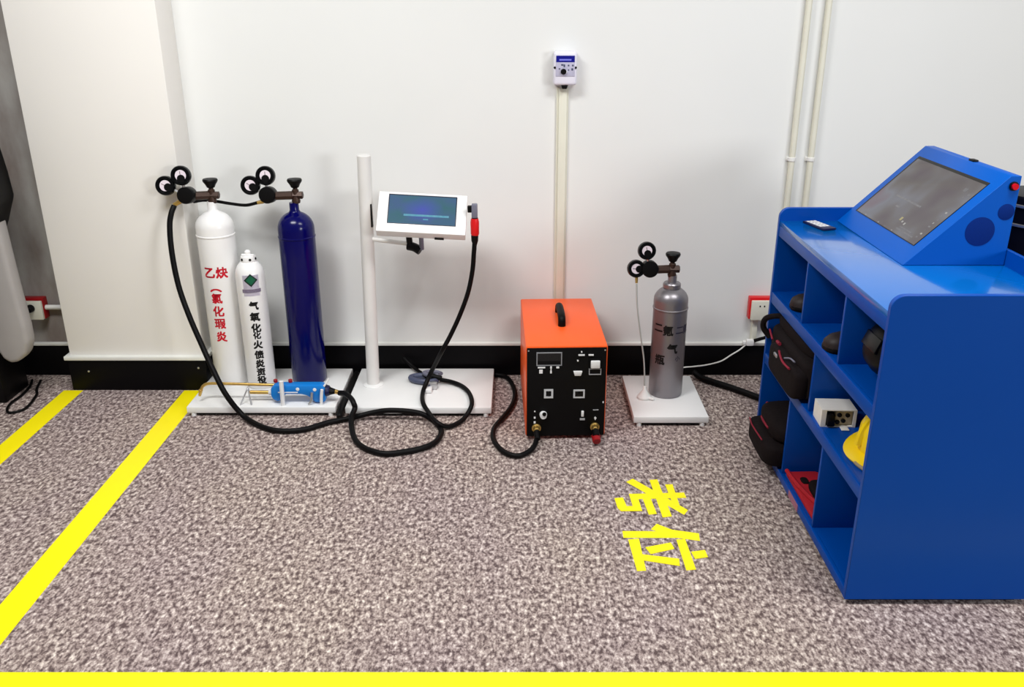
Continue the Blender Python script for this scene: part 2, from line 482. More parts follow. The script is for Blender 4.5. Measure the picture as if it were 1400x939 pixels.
# white acetylene cylinder
X, Y = -1.179, 3.37
t = thing('gas_cylinder', 'tall white gas cylinder with red Chinese lettering and two black gauges', 'gas cylinder', (X, Y, PZ))
tank(t, X, Y, 0.072, PZ, 0.688, 0.750, 0.786, WHITEP)
regulator(t, X + 0.004, Y, 0.810, (-0.076, 0.006, -0.05), (-0.1455, 0.050, -0.07), (-0.083, 0.088, -0.07))
obj('hose_nipple', rod(B(), (-1.272, 3.32, 0.80), (-1.305, 3.316, 0.783), 0.009, 0.008, 10), BRASS, t)
A0 = math.radians(4)
for ch, da in (('乙', -0.335), ('炔', 0.325)):
    obj('character', wrap(glyphs(ch, 0.047, 0.03), 0.072, A0 + da, X, Y, 0.520), REDINK, t)
A1 = math.radians(-2)
for ch, s, z, dz in (('︵', 0.046, 0.449, 0), ('氯', 0.043, 0.416, 0.0), ('化', 0.045, 0.363, 0.0), ('瑕', 0.045, 0.311, 0.0), ('炎', 0.045, 0.257, 0.0)):
    obj('character', wrap(glyphs(ch, s, 0.03), 0.072, A1 + dz, X, Y, z), REDINK, t)

# small white cylinder
X, Y = -1.047, 3.32
DZ = 0.013
t = thing('gas_cylinder', 'short white gas cylinder with green diamond label and black lettering', 'gas cylinder', (X, Y, PZ))
prof = [(0.052, PZ), (0.056, PZ + 0.006), (0.056, 0.506), (0.0555, 0.516), (0.052, 0.533), (0.044, 0.548), (0.034, 0.559), (0.030, 0.563), (0, 0.563)]
obj('tank', lathe(B(), prof, 44, Matrix.Translation((X, Y, 0))), WHITEP, t, angle=50)
cb = B()
lathe(cb, [(0.024, 0.551), (0.030, 0.552), (0.031, 0.558), (0.028, 0.572), (0.012, 0.574), (0.012, 0.590), (0.006, 0.596), (0, 0.596)], 26, Matrix.Translation((X, Y, 0.011)))
rod(cb, (X - 0.022, Y - 0.008, 0.589), (X + 0.026, Y - 0.008, 0.587), 0.005, seg=8)
obj('valve_collar', cb, WHITEP, t)
for a in (-35, 28, 80):
    a = math.radians(a)
    p = Vector((X + 0.029 * math.sin(a), Y - 0.029 * math.cos(a), 0.574)); n = Vector((math.sin(a), -math.cos(a), 0))
    obj('collar_hole', rod(B(), p, p + n * 0.003, 0.005, seg=10), BLACKP, t)
lab = wrap(box(B(), -0.031, 0.031, -0.042, 0.042, 0, 0.0004), 0.056, 0.295, X, Y, 0.478, 0.0003)
obj('label', lab, PURPLEL, t)
def diamond(s):
    bm = B(); vs_ = [bm.verts.new(p) for p in ((0, s, 0), (-s, 0, 0), (0, -s, 0), (s, 0, 0))]; bm.faces.new(vs_); return bm
obj('diamond_mark', wrap(diamond(0.026), 0.056, 0.295, X, Y, 0.500, 0.0012), DGREEN, t)
obj('diamond_mark', wrap(diamond(0.019), 0.056, 0.295, X, Y, 0.500, 0.0016), GREEN, t)
lb = B(); v4 = [lb.verts.new(p) for p in ((-0.036, -0.007, 0), (0.036, -0.007, 0), (0.036, 0.007, 0), (-0.036, 0.007, 0))]; lb.faces.new(v4)
obj('label_strip', wrap(lb, 0.056, 0.295, X, Y, 0.457, 0.0012), GREYL, t)
col_ = [('气', 0.036, 0.384), ('氧', 0.038, 0.338), ('化', 0.038, 0.292), ('化', 0.030, 0.260), ('火', 0.037, 0.222), ('债', 0.036, 0.179), ('炎', 0.036, 0.141), ('资', 0.035, 0.105), ('役', 0.035, 0.070)]
for ch, s, z in col_:
    obj('character', wrap(glyphs(ch, s, 0.04), 0.056, 0.31, X, Y, z + DZ), BLACKINK, t)

# navy oxygen cylinder
X, Y = -0.863, 3.37
t = thing('gas_cylinder', 'tall navy blue gas cylinder with two black gauges', 'gas cylinder', (X, Y, PZ))
tank(t, X, Y, 0.070, PZ, 0.680, 0.748, 0.782, NAVY)
regulator(t, X + 0.010, Y, 0.810, (-0.105, -0.003), (-0.167, 0.040), (-0.106, 0.077))
obj('hose_nipple', rod(B(), (-0.975, 3.36, 0.788), (-1.0, 3.358, 0.783), 0.008, 0.007, 10), BRASS, t)

# silver cylinder
X, Y = 0.590, 3.237
t = thing('gas_cylinder', 'silver gas cylinder with black lettering standing alone on its own plate', 'gas cylinder', (X, Y, PZ))
tank(t, X, Y, 0.066, PZ, 0.432, 0.487, 0.53, SILVER, rn=0.017)
obj('neck_collar', lathe(B(), [(0.030, 0.478), (0.034, 0.483), (0.034, 0.497), (0.030, 0.502), (0.018, 0.503)], 30, Matrix.Translation((X, Y, 0))), SILVER, t)
regulator(t, X - 0.003, Y, 0.555, (-0.086, -0.003), (-0.138, 0.004), (-0.101, 0.074), 0.034)
obj('hose_nipple', rod(B(), (0.451, 3.222, 0.525), (0.451, 3.215, 0.505), 0.006, 0.005, 10), BRASS, t)
for ch, s, z, a in (('二', 0.040, 0.334, -0.84), ('氪', 0.042, 0.327, -0.22), ('气', 0.042, 0.253, 0.09), ('瓶', 0.042, 0.205, -0.63)):
    obj('character', wrap(glyphs(ch, s, 0.035), 0.066, a, X, Y, z), BLACKINK, t)
for ch, s, z, a in (('二', 0.038, 0.328, 0.50), ('氪', 0.038, 0.328, 1.0), ('小', 0.022, 0.211, 0.45)):
    obj('faded_character', wrap(glyphs(ch, s, 0.02), 0.066, a, X, Y, z), FADEINK, t)

# ------------------------------------------------------------------ hoses
def hose(name, pts, r, m, label, cat='hose', seg=10):
    return tag(obj(name, tube(B(), pts, r, seg), m, angle=80), label, cat)
HA = [(-1.304, 3.316, 0.781), (-1.313, 3.3, 0.754), (-1.32, 3.285, 0.707), (-1.316, 3.26, 0.613), (-1.297, 3.23, 0.492), (-1.258, 3.19, 0.387), (-1.21, 3.15, 0.283), (-1.158, 3.1, 0.192), (-1.11, 3.06, 0.115), (-1.066, 3.065, 0.035), (-1.009, 3.026, 0.012), (-0.924, 2.964, 0.012), (-0.852, 2.952, 0.012), (-0.788, 2.97, 0.012), (-0.717, 3.026, 0.012), (-0.639, 3.058, 0.014), (-0.556, 3.07, 0.031), (-0.485, 3.065, 0.043), (-0.386, 3.06, 0.036), (-0.33, 3.051, 0.012), (-0.294, 2.983, 0.012), (-0.284, 2.928, 0.012), (-0.302, 2.858, 0.012), (-0.348, 2.813, 0.012), (-0.41, 2.786, 0.012), (-0.473, 2.775, 0.012), (-0.538, 2.808, 0.012), (-0.588, 2.87, 0.012), (-0.619, 2.958, 0.018), (-0.629, 3.02, 0.036), (-0.622, 3.055, 0.055), (-0.625, 3.06, 0.073), (-0.638, 3.08, 0.085), (-0.668, 3.12, 0.088), (-0.695, 3.14, 0.082)]
hose('gas_hose', HA, 0.0105, BLACKR, 'long black hose from the white cylinder looping over the carpet to the blue torch')
HB = [(-0.162, 3.24, 0.667), (-0.166, 3.24, 0.619), (-0.173, 3.24, 0.547), (-0.191, 3.23, 0.463), (-0.223, 3.22, 0.377), (-0.261, 3.21, 0.296), (-0.296, 3.2, 0.233), (-0.340, 3.27, 0.132), (-0.366, 3.26, 0.078), (-0.378, 3.209, 0.052), (-0.369, 3.12, 0.051), (-0.345, 3.07, 0.036), (-0.304, 2.981, 0.034), (-0.264, 2.985, 0.014), (-0.222, 3.026, 0.012), (-0.194, 3.07, 0.025), (-0.178, 3.102, 0.053), (-0.192, 3.202, 0.051), (-0.225, 3.274, 0.051), (-0.27, 3.318, 0.051), (-0.318, 3.332, 0.055)]
hose('display_cable', HB, 0.009, BLACKR, 'black cable hanging from the red connector beside the display', 'cable')
HC = [(-0.102, 3.49, 0.012), (-0.05, 3.46, 0.012), (-0.021, 3.37, 0.012), (-0.012, 3.267, 0.012), (-0.026, 3.163, 0.012), (-0.056, 3.07, 0.012), (-0.085, 2.989, 0.012), (-0.092, 2.916, 0.012), (-0.079, 2.847, 0.012), (-0.047, 2.786, 0.012), (-0.005, 2.759, 0.012), (0.031, 2.78, 0.012), (0.058, 2.815, 0.02), (0.071, 2.872, 0.030)]
hose('welding_cable', HC, 0.0095, BLACKR, 'black cable curving over the carpet into the orange machine', 'cable')
hose('power_cable', [(0.75, 3.471, 0.03), (0.786, 3.432, 0.016), (0.883, 3.341, 0.015), (0.968, 3.246, 0.015), (1.05, 3.16, 0.015), (1.2, 3.05, 0.015)], 0.0135, BLACKR, 'thick black cable on the carpet between the silver cylinder and the blue cabinet', 'cable')
hose('thin_wire', [(0.978, 3.494, 0.158), (0.943, 3.488, 0.127), (0.906, 3.48, 0.106), (0.86, 3.47, 0.08), (0.796, 3.46, 0.067), (0.742, 3.45, 0.064), (0.684, 3.44, 0.06), (0.608, 3.44, 0.02), (0.58, 3.44, 0.004)], 0.0032, TRIMW, 'thin white wire hanging in front of the black baseboard behind the silver cylinder', 'wire', 8)
hose('gas_tube', [(0.451, 3.212, 0.503), (0.457, 3.203, 0.413), (0.476, 3.2, 0.294), (0.492, 3.2, 0.202), (0.499, 3.2, 0.125), (0.501, 3.2, 0.078)], 0.003, CLEAR, 'thin pale tube hanging from the gauge of the silver cylinder', 'tube', 8)
hose('connecting_hose', [(-1.238, 3.345, 0.790), (-1.215, 3.395, 0.785), (-1.17, 3.405, 0.778), (-1.11, 3.395, 0.771), (-1.05, 3.375, 0.770), (-1.0, 3.358, 0.783)], 0.0062, BLACKR, 'short black hose joining the regulators of the white and navy cylinders')
hose('mains_lead', [(-2.013, 3.421, 0.012), (-1.993, 3.346, 0.006), (-1.964, 3.287, 0.006), (-1.943, 3.162, 0.006), (-1.982, 3.122, 0.006), (-2.012, 3.155, 0.006), (-2.027, 3.217, 0.006), (-2.023, 3.287, 0.0062), (-2.036, 3.376, 0.006), (-2.06, 3.44, 0.006)], 0.0052, BLACKR, 'thin black lead looped on the carpet beside the grey machine', 'cable', 8)
hose('clamp_lead', [(-0.486, 3.494, 0.085), (-0.441, 3.455, 0.058), (-0.400, 3.39, 0.058), (-0.379, 3.35, 0.062)], 0.008, BLACKR, 'short black lead from the baseboard to the clamp on the white plate', 'cable', 8)

# conical plug on the silver cylinder's plate
t = thing('stopper', 'small white cone-shaped plug on the plate beside the silver cylinder', 'plug', (0.501, 3.2, PZ))
obj('body', lathe(B(), [(0.028, PZ), (0.029, PZ + 0.008), (0.022, PZ + 0.016), (0.008, PZ + 0.036), (0.005, PZ + 0.05), (0, PZ + 0.052)], 24, Matrix.Translation((0.5, 3.185, 0))), PVCW, t)
obj('spout', rod(B(), (0.512, 3.17, PZ + 0.008), (0.534, 3.157, PZ + 0.006), 0.007, 0.005, 10), PVCW, t)

# ------------------------------------------------------------------ torch on cradle (in front of cylinders)
TY, TZ = 3.150, 0.092
t = thing('cutting_torch', 'blue-handled cutting torch with brass tubes resting across the long white plate', 'torch', (-0.86, TY, PZ))
hb = B()
prism(hb, [(-0.953, 0.058), (-0.960, 0.075), (-0.958, 0.105), (-0.945, 0.118), (-0.76, 0.118), (-0.748, 0.108), (-0.748, 0.052), (-0.758, 0.046), (-0.79, 0.046), (-0.803, 0.062), (-0.818, 0.074), (-0.84, 0.080), (-0.905, 0.080), (-0.918, 0.056), (-0.935, 0.050)], 'y', TY - 0.022, TY + 0.022, 0.006)
h = obj('handle', hb, TORCHB, t)
obj('handle_stripe', box(B(), -0.93, -0.853, TY - 0.0235, TY - 0.0215, 0.088, 0.092), WHITEI, t)
for cx, cz in ((-0.853, 0.103), (-0.787, 0.101)):
    obj('handle_screw', lathe(B(), [(0.0075, 0), (0.006, 0.002), (0, 0.002)], 14, Matrix.Translation((cx, TY - 0.0215, cz)) @ Matrix.Rotation(math.pi / 2, 4, 'X')), WHITEI, t)
obj('cutting_tube', tube(B(), [(-0.95, TY + 0.008, 0.108), (-1.05, TY + 0.008, 0.111), (-1.15, TY + 0.008, 0.114), (-1.205, TY + 0.008, 0.114), (-1.228, TY + 0.006, 0.104), (-1.238, TY, 0.086)], 0.0058, 10), BRASS, t)
obj('nozzle', rod(B(), (-1.236, TY, 0.092), (-1.243, TY - 0.003, 0.066), 0.008, 0.005, 12), BRASS, t)
obj('mixing_tube', rod(B(), (-0.955, TY, 0.080), (-1.045, TY, 0.081), 0.0075, seg=12), BRASS, t)
obj('tube_cap', rod(B(), (-1.043, TY, 0.081), (-1.052, TY, 0.081), 0.0055, seg=10), DRED, t)
obj('front_ring', rod(B(), (-0.957, TY, 0.080), (-0.972, TY, 0.080), 0.011, seg=16), WHITEI, t)
obj('rear_collar', rod(B(), (-0.75, TY, 0.088), (-0.733, TY, 0.088), 0.024, 0.020, 18), mat('navy_plastic', (12, 18, 62), 0.4), t)
obj('hose_joint', rod(B(), (-0.735, TY, 0.086), (-0.712, TY, 0.084), 0.016, 0.010, 14), BLACKP, t)
obj('hose_tail', rod(B(), (-0.714, TY, 0.084), (-0.692, TY - 0.008, 0.082), 0.009, 0.008, 12), BRASS, t)
for vx in (-0.945, -0.887):
    obj('valve_knob', rod(B(), (vx, TY + 0.012, 0.118), (vx, TY + 0.012, 0.130), 0.008, seg=12), DRED, t)
obj('lever', tube(B(), [(-0.752, TY - 0.014, 0.112), (-0.742, TY - 0.010, 0.126), (-0.733, TY - 0.006, 0.142)], 0.004, 8), WHITEI, t)

def cradle(label, parts):
    t = thing('torch_cradle', label, 'cradle', (parts[0][0][0][0], parts[0][0][0][1], PZ))
    for pts, r, m in parts:
        obj('prong', tube(B(), pts, r, 8), m, t)
    return t
cradle('small white upright post holding the front of the blue torch handle', [([(-0.912, TY - 0.034, PZ), (-0.911, TY - 0.034, 0.09), (-0.910, TY - 0.034, 0.142)], 0.0085, WHITEI)])
cradle('thin bent wire stand under the brass tubes of the torch', [([(-1.078, TY - 0.03, PZ), (-1.066, TY - 0.016, 0.068), (-1.052, TY - 0.002, 0.1), (-1.049, TY + 0.02, 0.108)], 0.003, STEEL), ([(-1.036, TY - 0.03, PZ), (-1.044, TY - 0.016, 0.068), (-1.050, TY - 0.002, 0.1)], 0.003, STEEL)])
cradle('small silver hook stand under the rear of the blue torch handle', [([(-0.812, TY - 0.03, PZ + 0.002), (-0.801, TY - 0.03, 0.060), (-0.797, TY - 0.027, 0.092)], 0.005, STEEL)])
cradle('small white peg stand behind the rear collar of the torch', [([(-0.764, TY - 0.03, PZ), (-0.762, TY - 0.03, 0.07), (-0.757, TY - 0.029, 0.105)], 0.006, WHITEI)])

# black strip lying in the gap between the two plates
tag(obj('gap_strip', tube(B(), [(-0.687, 3.47, 0.026), (-0.687, 3.3, 0.026), (-0.687, 3.14, 0.026), (-0.687, 3.085, 0.02), (-0.687, 3.07, 0.012)], 0.0115, 12), BLACKR), 'black strip lying in the gap between the two long white plates', 'rubber strip')

# ------------------------------------------------------------------ grounding clamp on plate two
t = thing('ground_clamp', 'slate blue clamp lying on the white plate of the pole', 'clamp', (-0.38, 3.33, PZ))
def oval(cx, cy, z, rx, ry, r, seg=26, a0=0, a1=360, rot=0):
    pts = []
    for k in range(seg + 1):
        a = math.radians(a0 + (a1 - a0) * k / seg)
        x_, y_ = rx * math.cos(a), ry * math.sin(a)
        c_, s_ = math.cos(rot), math.sin(rot)
        pts.append((cx + x_ * c_ - y_ * s_, cy + x_ * s_ + y_ * c_, z))
    return pts
obj('handle', tube(B(), oval(-0.388, 3.345, PZ + 0.014, 0.055, 0.030, 0.012, rot=-0.25), 0.012, 10, 2), SLATE, t)
obj('handle', tube(B(), oval(-0.352, 3.36, PZ + 0.030, 0.036, 0.020, 0.010, rot=-0.25, a0=20, a1=320), 0.009, 10, 2), SLATE2, t)
obj('grip', rod(B(), (-0.36, 3.335, PZ + 0.03), (-0.312, 3.33, PZ + 0.022), 0.014, 0.010, 12), BLACKP, t)
obj('jaw', box(B(), -0.372, -0.326, 3.262, 3.292, PZ + 0.001, PZ + 0.026, 0.004), STEEL, t)
obj('jaw', box(B(), -0.373, -0.345, 3.225, 3.262, PZ + 0.001, PZ + 0.018, 0.004), WHITEI, t)
obj('jaw_spring', rod(B(), (-0.372, 3.285, PZ + 0.012), (-0.352, 3.262, PZ + 0.016), 0.009, seg=10), SLATE, t)

# ------------------------------------------------------------------ pole and display
t = thing('pole_stand', 'tall light grey pole standing on the middle white plate', 'pole', (-0.592, 3.318, PZ))
tilt_top = (-0.573, 3.318, 0.972)
obj('pole', rod(B(), (-0.592, 3.318, PZ), tilt_top, 0.0255, 0.0262, 28), POLEM, t)
obj('base_flange', lathe(B(), [(0.042, PZ), (0.042, PZ + 0.003), (0.036, PZ + 0.007), (0.027, PZ + 0.008)], 28, Matrix.Translation((-0.592, 3.318, 0))), PLATE, t)
obj('arm', rod(B(), (-0.56, 3.312, 0.652), (-0.412, 3.285, 0.640), 0.0085, 0.0085, 14), POLEM, t)
obj('slot', box(B(), -0.560, -0.5525, 3.300, 3.318, 0.70, 0.79, 0.002), BLACKP, t)
jb = B()
tube(jb, [(-0.420, 3.288, 0.632), (-0.395, 3.28, 0.628), (-0.372, 3.272, 0.616)], 0.017, 12)
tube(jb, [(-0.412, 3.285, 0.635), (-0.414, 3.282, 0.668), (-0.410, 3.275, 0.688)], 0.012, 12)
obj('joint', jb, BLACKP, t)
obj('mount_post', rod(B(), (-0.366, 3.270, 0.622), (-0.366, 3.262, 0.690), 0.009, 0.009, 14), SLATE2, t)

yaw, tlt, rol = 0.0752, 0.7144, -0.0786
w0 = Vector((math.cos(yaw), math.sin(yaw), 0))
u0 = Vector((-math.sin(yaw) * math.sin(tlt), math.cos(yaw) * math.sin(tlt), math.cos(tlt)))
wv = w0 * math.cos(rol) + u0 * math.sin(rol)
uv = u0 * math.cos(rol) - w0 * math.sin(rol)
nv = wv.cross(uv)
FC = Vector((-0.3569, 3.2482, 0.7681))     # centre of the face
R3 = Matrix((wv, uv, nv)).transposed()
t = thing('display', 'white tilted display with a blue lit screen on the pole', 'display', FC, rot=R3.to_euler())
W2, H2 = 0.1658, 0.0836
obj('casing', box(B(), -W2, W2, -H2, H2, -0.044, 0, 0.004), WHITEP, t, world=False)
SCRN = screen_material('blue_screen', [(0.3, (60, 108, 110)), (0.5, (68, 104, 126)), (0.7, (72, 98, 138))], (9, 14, 1), 1.05, (8, 10, 14), 0.15, (0.0, 0.012, 0.085, 0.055, (78, 88, 178)))
sb = obj('screen_rim', box(B(), -0.128, 0.128, -0.050, 0.074, -0.003, 0.0008, 0.0006), mat('dark_rim', (40, 46, 62), 0.4), t, world=False)
obj('screen', box(B(), -0.124, 0.124, -0.047, 0.069, -0.0005, 0.0012), SCRN, t, world=False)
CY_ = screen_material('cyan_text', [(0.2, (90, 170, 196)), (0.8, (130, 190, 214))], (60, 60, 1), 0.8, (20, 30, 34))
obj('screen_text', box(B(), -0.068, 0.100, -0.016, -0.008, 0.0011, 0.0016), CY_, t, world=False)
obj('screen_text', box(B(), 0.005, 0.024, -0.030, -0.025, 0.0011, 0.0016), CY_, t, world=False)
obj('port', box(B(), 0.05, 0.085, -H2 - 0.004, -H2 + 0.002, -0.042, -0.030, 0.001), BLACKP, t, world=False)

t = thing('cable_connector', 'red and slate cable connector plugged in beside the display', 'connector', (-0.162, 3.24, 0.667))
obj('plug_head', box(B(), -0.172, -0.150, 3.228, 3.256, 0.752, 0.804, 0.004), SLATE2, t)
obj('latch', box(B(), -0.187, -0.171, 3.232, 3.252, 0.772, 0.797, 0.003), BLACKP, t)
obj('neck', rod(B(), (-0.161, 3.242, 0.755), (-0.161, 3.242, 0.735), 0.012, seg=14), BLACKP, t)
obj('red_grip', lathe(B(), [(0.011, 0.680), (0.016, 0.690), (0.0165, 0.735), (0.014, 0.748), (0.010, 0.75)], 20, Matrix.Translation((-0.161, 3.242, 0))), RED, t)
obj('strain_relief', lathe(B(), [(0.008, 0.648), (0.013, 0.664), (0.014, 0.684), (0.010, 0.688)], 18, Matrix.Translation((-0.162, 3.241, 0))), BLACKP, t)

# ------------------------------------------------------------------ welding machine
t = thing('welding_machine', 'orange and black box welding machine with a strap handle on top', 'welding machine', (0.174, 2.914, 0), math.radians(1.8))
MW, MD, MH = 0.146, 0.54, 0.366
L_ = lambda nm, bm, m, p=None, **k: obj(nm, bm, m, p or t, world=False, **k)
L_('housing', box(B(), -MW, MW, 0.0, MD, 0.012, MH, 0.006), ORANGE)
fp = B()
prism(fp, [(-0.004, 0.014), (0.002, 0.014), (0.002, MH - 0.006), (-0.001, MH - 0.006), (-0.007, 0.242)], 'x', -MW + 0.004, MW - 0.004, 0.0012)
L_('front_panel', fp, PANEL)
for fx in (-0.12, 0.12):
    for fy in (0.04, 0.5):
        L_('foot', lathe(B(), [(0.014, 0), (0.016, 0.004), (0.016, 0.012)], 14, Matrix.Translation((fx, fy, 0))), BLACKR)
hd = B()
tube(hd, [(-0.002, 0.21, MH - 0.002), (-0.002, 0.215, MH + 0.022), (-0.002, 0.235, MH + 0.031), (-0.002, 0.29, MH + 0.034), (-0.002, 0.345, MH + 0.031), (-0.002, 0.365, MH + 0.022), (-0.002, 0.37, MH - 0.002)], 0.0145, 12, 6)
L_('handle', hd, BLACKR)
def fx_(wx): return wx - 0.174
F0 = -0.007
def frame(x0, x1, z0, z1, w, y=F0, d=0.002):
    bm = B()
    box(bm, x0, x1, y - d, y + 0.004, z1 - w, z1); box(bm, x0, x1, y - d, y + 0.004, z0, z0 + w)
    box(bm, x0, x0 + w, y - d, y + 0.004, z0 + w, z1 - w); box(bm, x1 - w, x1, y - d, y + 0.004, z0 + w, z1 - w)
    return bm
dp = L_('display_frame', frame(fx_(0.066), fx_(0.157), 0.293, 0.344, 0.0035, -0.003), mat('grey_frame', (140, 142, 146), 0.5))
obj('display_glass', box(B(), fx_(0.07), fx_(0.153), -0.0035, 0.001, 0.297, 0.340), mat('dark_glass', (20, 22, 24), 0.12), dp, world=False)
for wx, z, w, h in ((0.084, 0.287, 0.026, 0.004), (0.118, 0.287, 0.006, 0.008), (0.142, 0.287, 0.010, 0.006), (0.082, 0.272, 0.012, 0.014), (0.118, 0.270, 0.006, 0.010), (0.118, 0.279, 0.004, 0.004),
                    (0.226, 0.333, 0.022, 0.004), (0.26, 0.333, 0.018, 0.004), (0.226, 0.345, 0.004, 0.004), (0.213, 0.312, 0.005, 0.005), (0.061, 0.115, 0.004, 0.004), (0.061, 0.090, 0.006, 0.006), (0.061, 0.071, 0.007, 0.007), (0.309, 0.149, 0.004, 0.006)):
    L_('printed_mark', box(B(), fx_(wx) - w / 2, fx_(wx) + w / 2, -0.0085, 0, z - h / 2, z + h / 2), WHITEI)
dbm = B(); prism(dbm, [(fx_(0.198), 0.273), (fx_(0.230), 0.273), (fx_(0.225), 0.256), (fx_(0.203), 0.256)], 'y', -0.014, 0, 0.0015)
L_('data_socket', dbm, WHITEI)
br = L_('breaker', box(B(), fx_(0.254), fx_(0.297), -0.010, 0.0, 0.262, 0.320, 0.002), PANEL)
obj('breaker_switch', box(B(), fx_(0.259), fx_(0.292), -0.020, -0.008, 0.286, 0.314, 0.003), WHITEI, br, world=False)
obj('breaker_frame', frame(fx_(0.2535), fx_(0.2975), 0.258, 0.282, 0.003, -0.008), mat('grey_print', (170, 170, 172), 0.6), br, world=False)
i1 = L_('indicator', frame(fx_(0.094), fx_(0.127), 0.168, 0.203, 0.007), mat('pale_grey_plastic', (196, 198, 200), 0.5))
obj('indicator_lens', lathe(B(), [(0.010, 0), (0.008, 0.003), (0, 0.003)], 8, Matrix.Translation((fx_(0.1105), F0, 0.185)) @ Matrix.Rotation(math.pi / 2, 4, 'X')), BLACKG, i1, world=False)
i2 = L_('indicator', frame(fx_(0.200), fx_(0.241), 0.167, 0.200, 0.006), mat('pale_grey_plastic', (196, 198, 200), 0.5))
ib = B(); prism(ib, [(fx_(0.206), 0.174), (fx_(0.206), 0.193), (fx_(0.2135), 0.193), (fx_(0.2205), 0.184), (fx_(0.2275), 0.193), (fx_(0.235), 0.193), (fx_(0.235), 0.174)], 'y', -0.0095, -0.004)
obj('indicator_lens', ib, BLACKG, i2, world=False)
k = L_('knob', lathe(B(), [(0.014, 0), (0.014, 0.004), (0.012, 0.016), (0, 0.017)], 18, Matrix.Translation((fx_(0.092), F0, 0.103)) @ Matrix.Rotation(math.pi / 2, 4, 'X')), WHITEI)
obj('knob_cap', lathe(B(), [(0.0075, 0), (0.007, 0.004), (0, 0.004)], 14, Matrix.Translation((fx_(0.095), F0 - 0.0165, 0.112)) @ Matrix.Rotation(math.pi / 2, 4, 'X')), BLACKP, k, world=False)
L_('rocker_switch', box(B(), fx_(0.2305), fx_(0.240), -0.012, 0, 0.093, 0.115, 0.002), WHITEI)
L_('printed_mark', box(B(), fx_(0.226), fx_(0.244), -0.0085, 0, 0.078, 0.085), mat('grey_print', (170, 170, 172), 0.6))
L_('printed_mark', box(B(), fx_(0.273), fx_(0.293), -0.0085, 0, 0.117, 0.1195), mat('grey_print', (170, 170, 172), 0.6))
L_('printed_mark', prism(B(), [(fx_(0.278), 0.086), (fx_(0.282), 0.077), (fx_(0.287), 0.086), (fx_(0.2825), 0.091)], 'y', -0.0085, 0), WHITEI)
for wx, z in ((0.0675, 0.048), (0.2815, 0.05)):
    M = Matrix.Translation((fx_(wx), F0 + 0.003, z)) @ Matrix.Rotation(math.pi / 2, 4, 'X')
    s = L_('brass_socket', lathe(B(), [(0.017, 0), (0.017, 0.006), (0.013, 0.009), (0.0115, 0.026), (0.009, 0.028)], 20, M), BRASS)
obj('cable_plug', rod(B(), (fx_(0.0675), -0.028, 0.044), (fx_(0.0705), -0.062, 0.030), 0.012, 0.010, 14), BLACKR, t, world=False)
obj('plug_body', rod(B(), (fx_(0.2815), -0.020, 0.048), (fx_(0.2825), -0.052, 0.032), 0.013, 0.014, 14), BLACKR, t, world=False)
obj('red_plug', rod(B(), (fx_(0.2825), -0.040, 0.030), (fx_(0.283), -0.068, 0.020), 0.017, 0.015, 16), DRED, t, world=False)
for sx in (-0.136, 0.136):
    L_('panel_screw', lathe(B(), [(0.003, 0), (0.003, 0.001), (0, 0.0016)], 8, Matrix.Translation((sx, -0.0022, MH - 0.016)) @ Matrix.Rotation(math.pi / 2, 4, 'X')), STEEL)

# ------------------------------------------------------------------ wall fittings
t = thing('wall_meter', 'small white wall meter with a dark blue display above the cable channel', 'meter', (0.178, WY, 1.20))
MY = WY - 0.058
obj('casing', box(B(), 0.134, 0.222, MY, WY - 0.001, 1.208, 1.330, 0.010, 3), LILAC, t)
obj('face_plate', box(B(), 0.142, 0.214, MY - 0.002, MY + 0.004, 1.240, 1.316, 0.002), mat('lilac_face', (186, 184, 206), 0.4, var=0.12, scale=120), t)
obj('display', box(B(), 0.1435, 0.2125, MY - 0.003, MY, 1.292, 1.315), NAVYL, t)
obj('display_digits', box(B(), 0.155, 0.200, MY - 0.0034, MY, 1.2975, 1.303), mat('blue_digits', (120, 124, 226), 0.4), t)
obj('rotary_knob', lathe(B(), [(0.011, 0), (0.010, 0.010), (0, 0.010)], 18, Matrix.Translation((0.1715, MY - 0.001, 1.258)) @ Matrix.Rotation(math.pi / 2, 4, 'X')), BLACKP, t)
obj('reset_button', lathe(B(), [(0.0055, 0), (0.005, 0.004), (0, 0.004)], 14, Matrix.Translation((0.1805, MY - 0.001, 1.257)) @ Matrix.Rotation(math.pi / 2, 4, 'X')), WHITEI, t)
for px, pz, w, h in ((0.166, 1.282, 0.008, 0.006), (0.174, 1.279, 0.006, 0.010), (0.190, 1.280, 0.006, 0.006), (0.206, 1.280, 0.006, 0.006), (0.204, 1.266, 0.007, 0.008), (0.156, 1.268, 0.006, 0.004), (0.190, 1.264, 0.005, 0.005)):
    obj('printed_mark', box(B(), px - w / 2, px + w / 2, MY - 0.0026, MY, pz - h / 2, pz + h / 2), SLATE, t)
for sx in (0.1385, 0.2175):
    obj('side_screw', lathe(B(), [(0.0045, 0), (0.004, 0.003), (0, 0.003)], 10, Matrix.Translation((sx, MY + 0.0005, 1.272)) @ Matrix.Rotation(math.pi / 2, 4, 'X')), BLACKP, t)
obj('cable_gland', prism(B(), [(0.163, 1.210), (0.191, 1.210), (0.185, 1.194), (0.168, 1.194)], 'y', MY + 0.008, MY + 0.032, 0.002), BLACKP, t)

t = thing('cable_channel', 'flat cream cable channel running down the wall behind the orange machine', 'cable channel', (0.172, WY, 0.151))
obj('channel_base', box(B(), 0.149, 0.195, WY - 0.010, WY, 0.151, 1.197, 0.002), PVC, t)
obj('channel_cover', box(B(), 0.157, 0.189, WY - 0.020, WY - 0.009, 0.153, 1.195, 0.004), PVC, t)

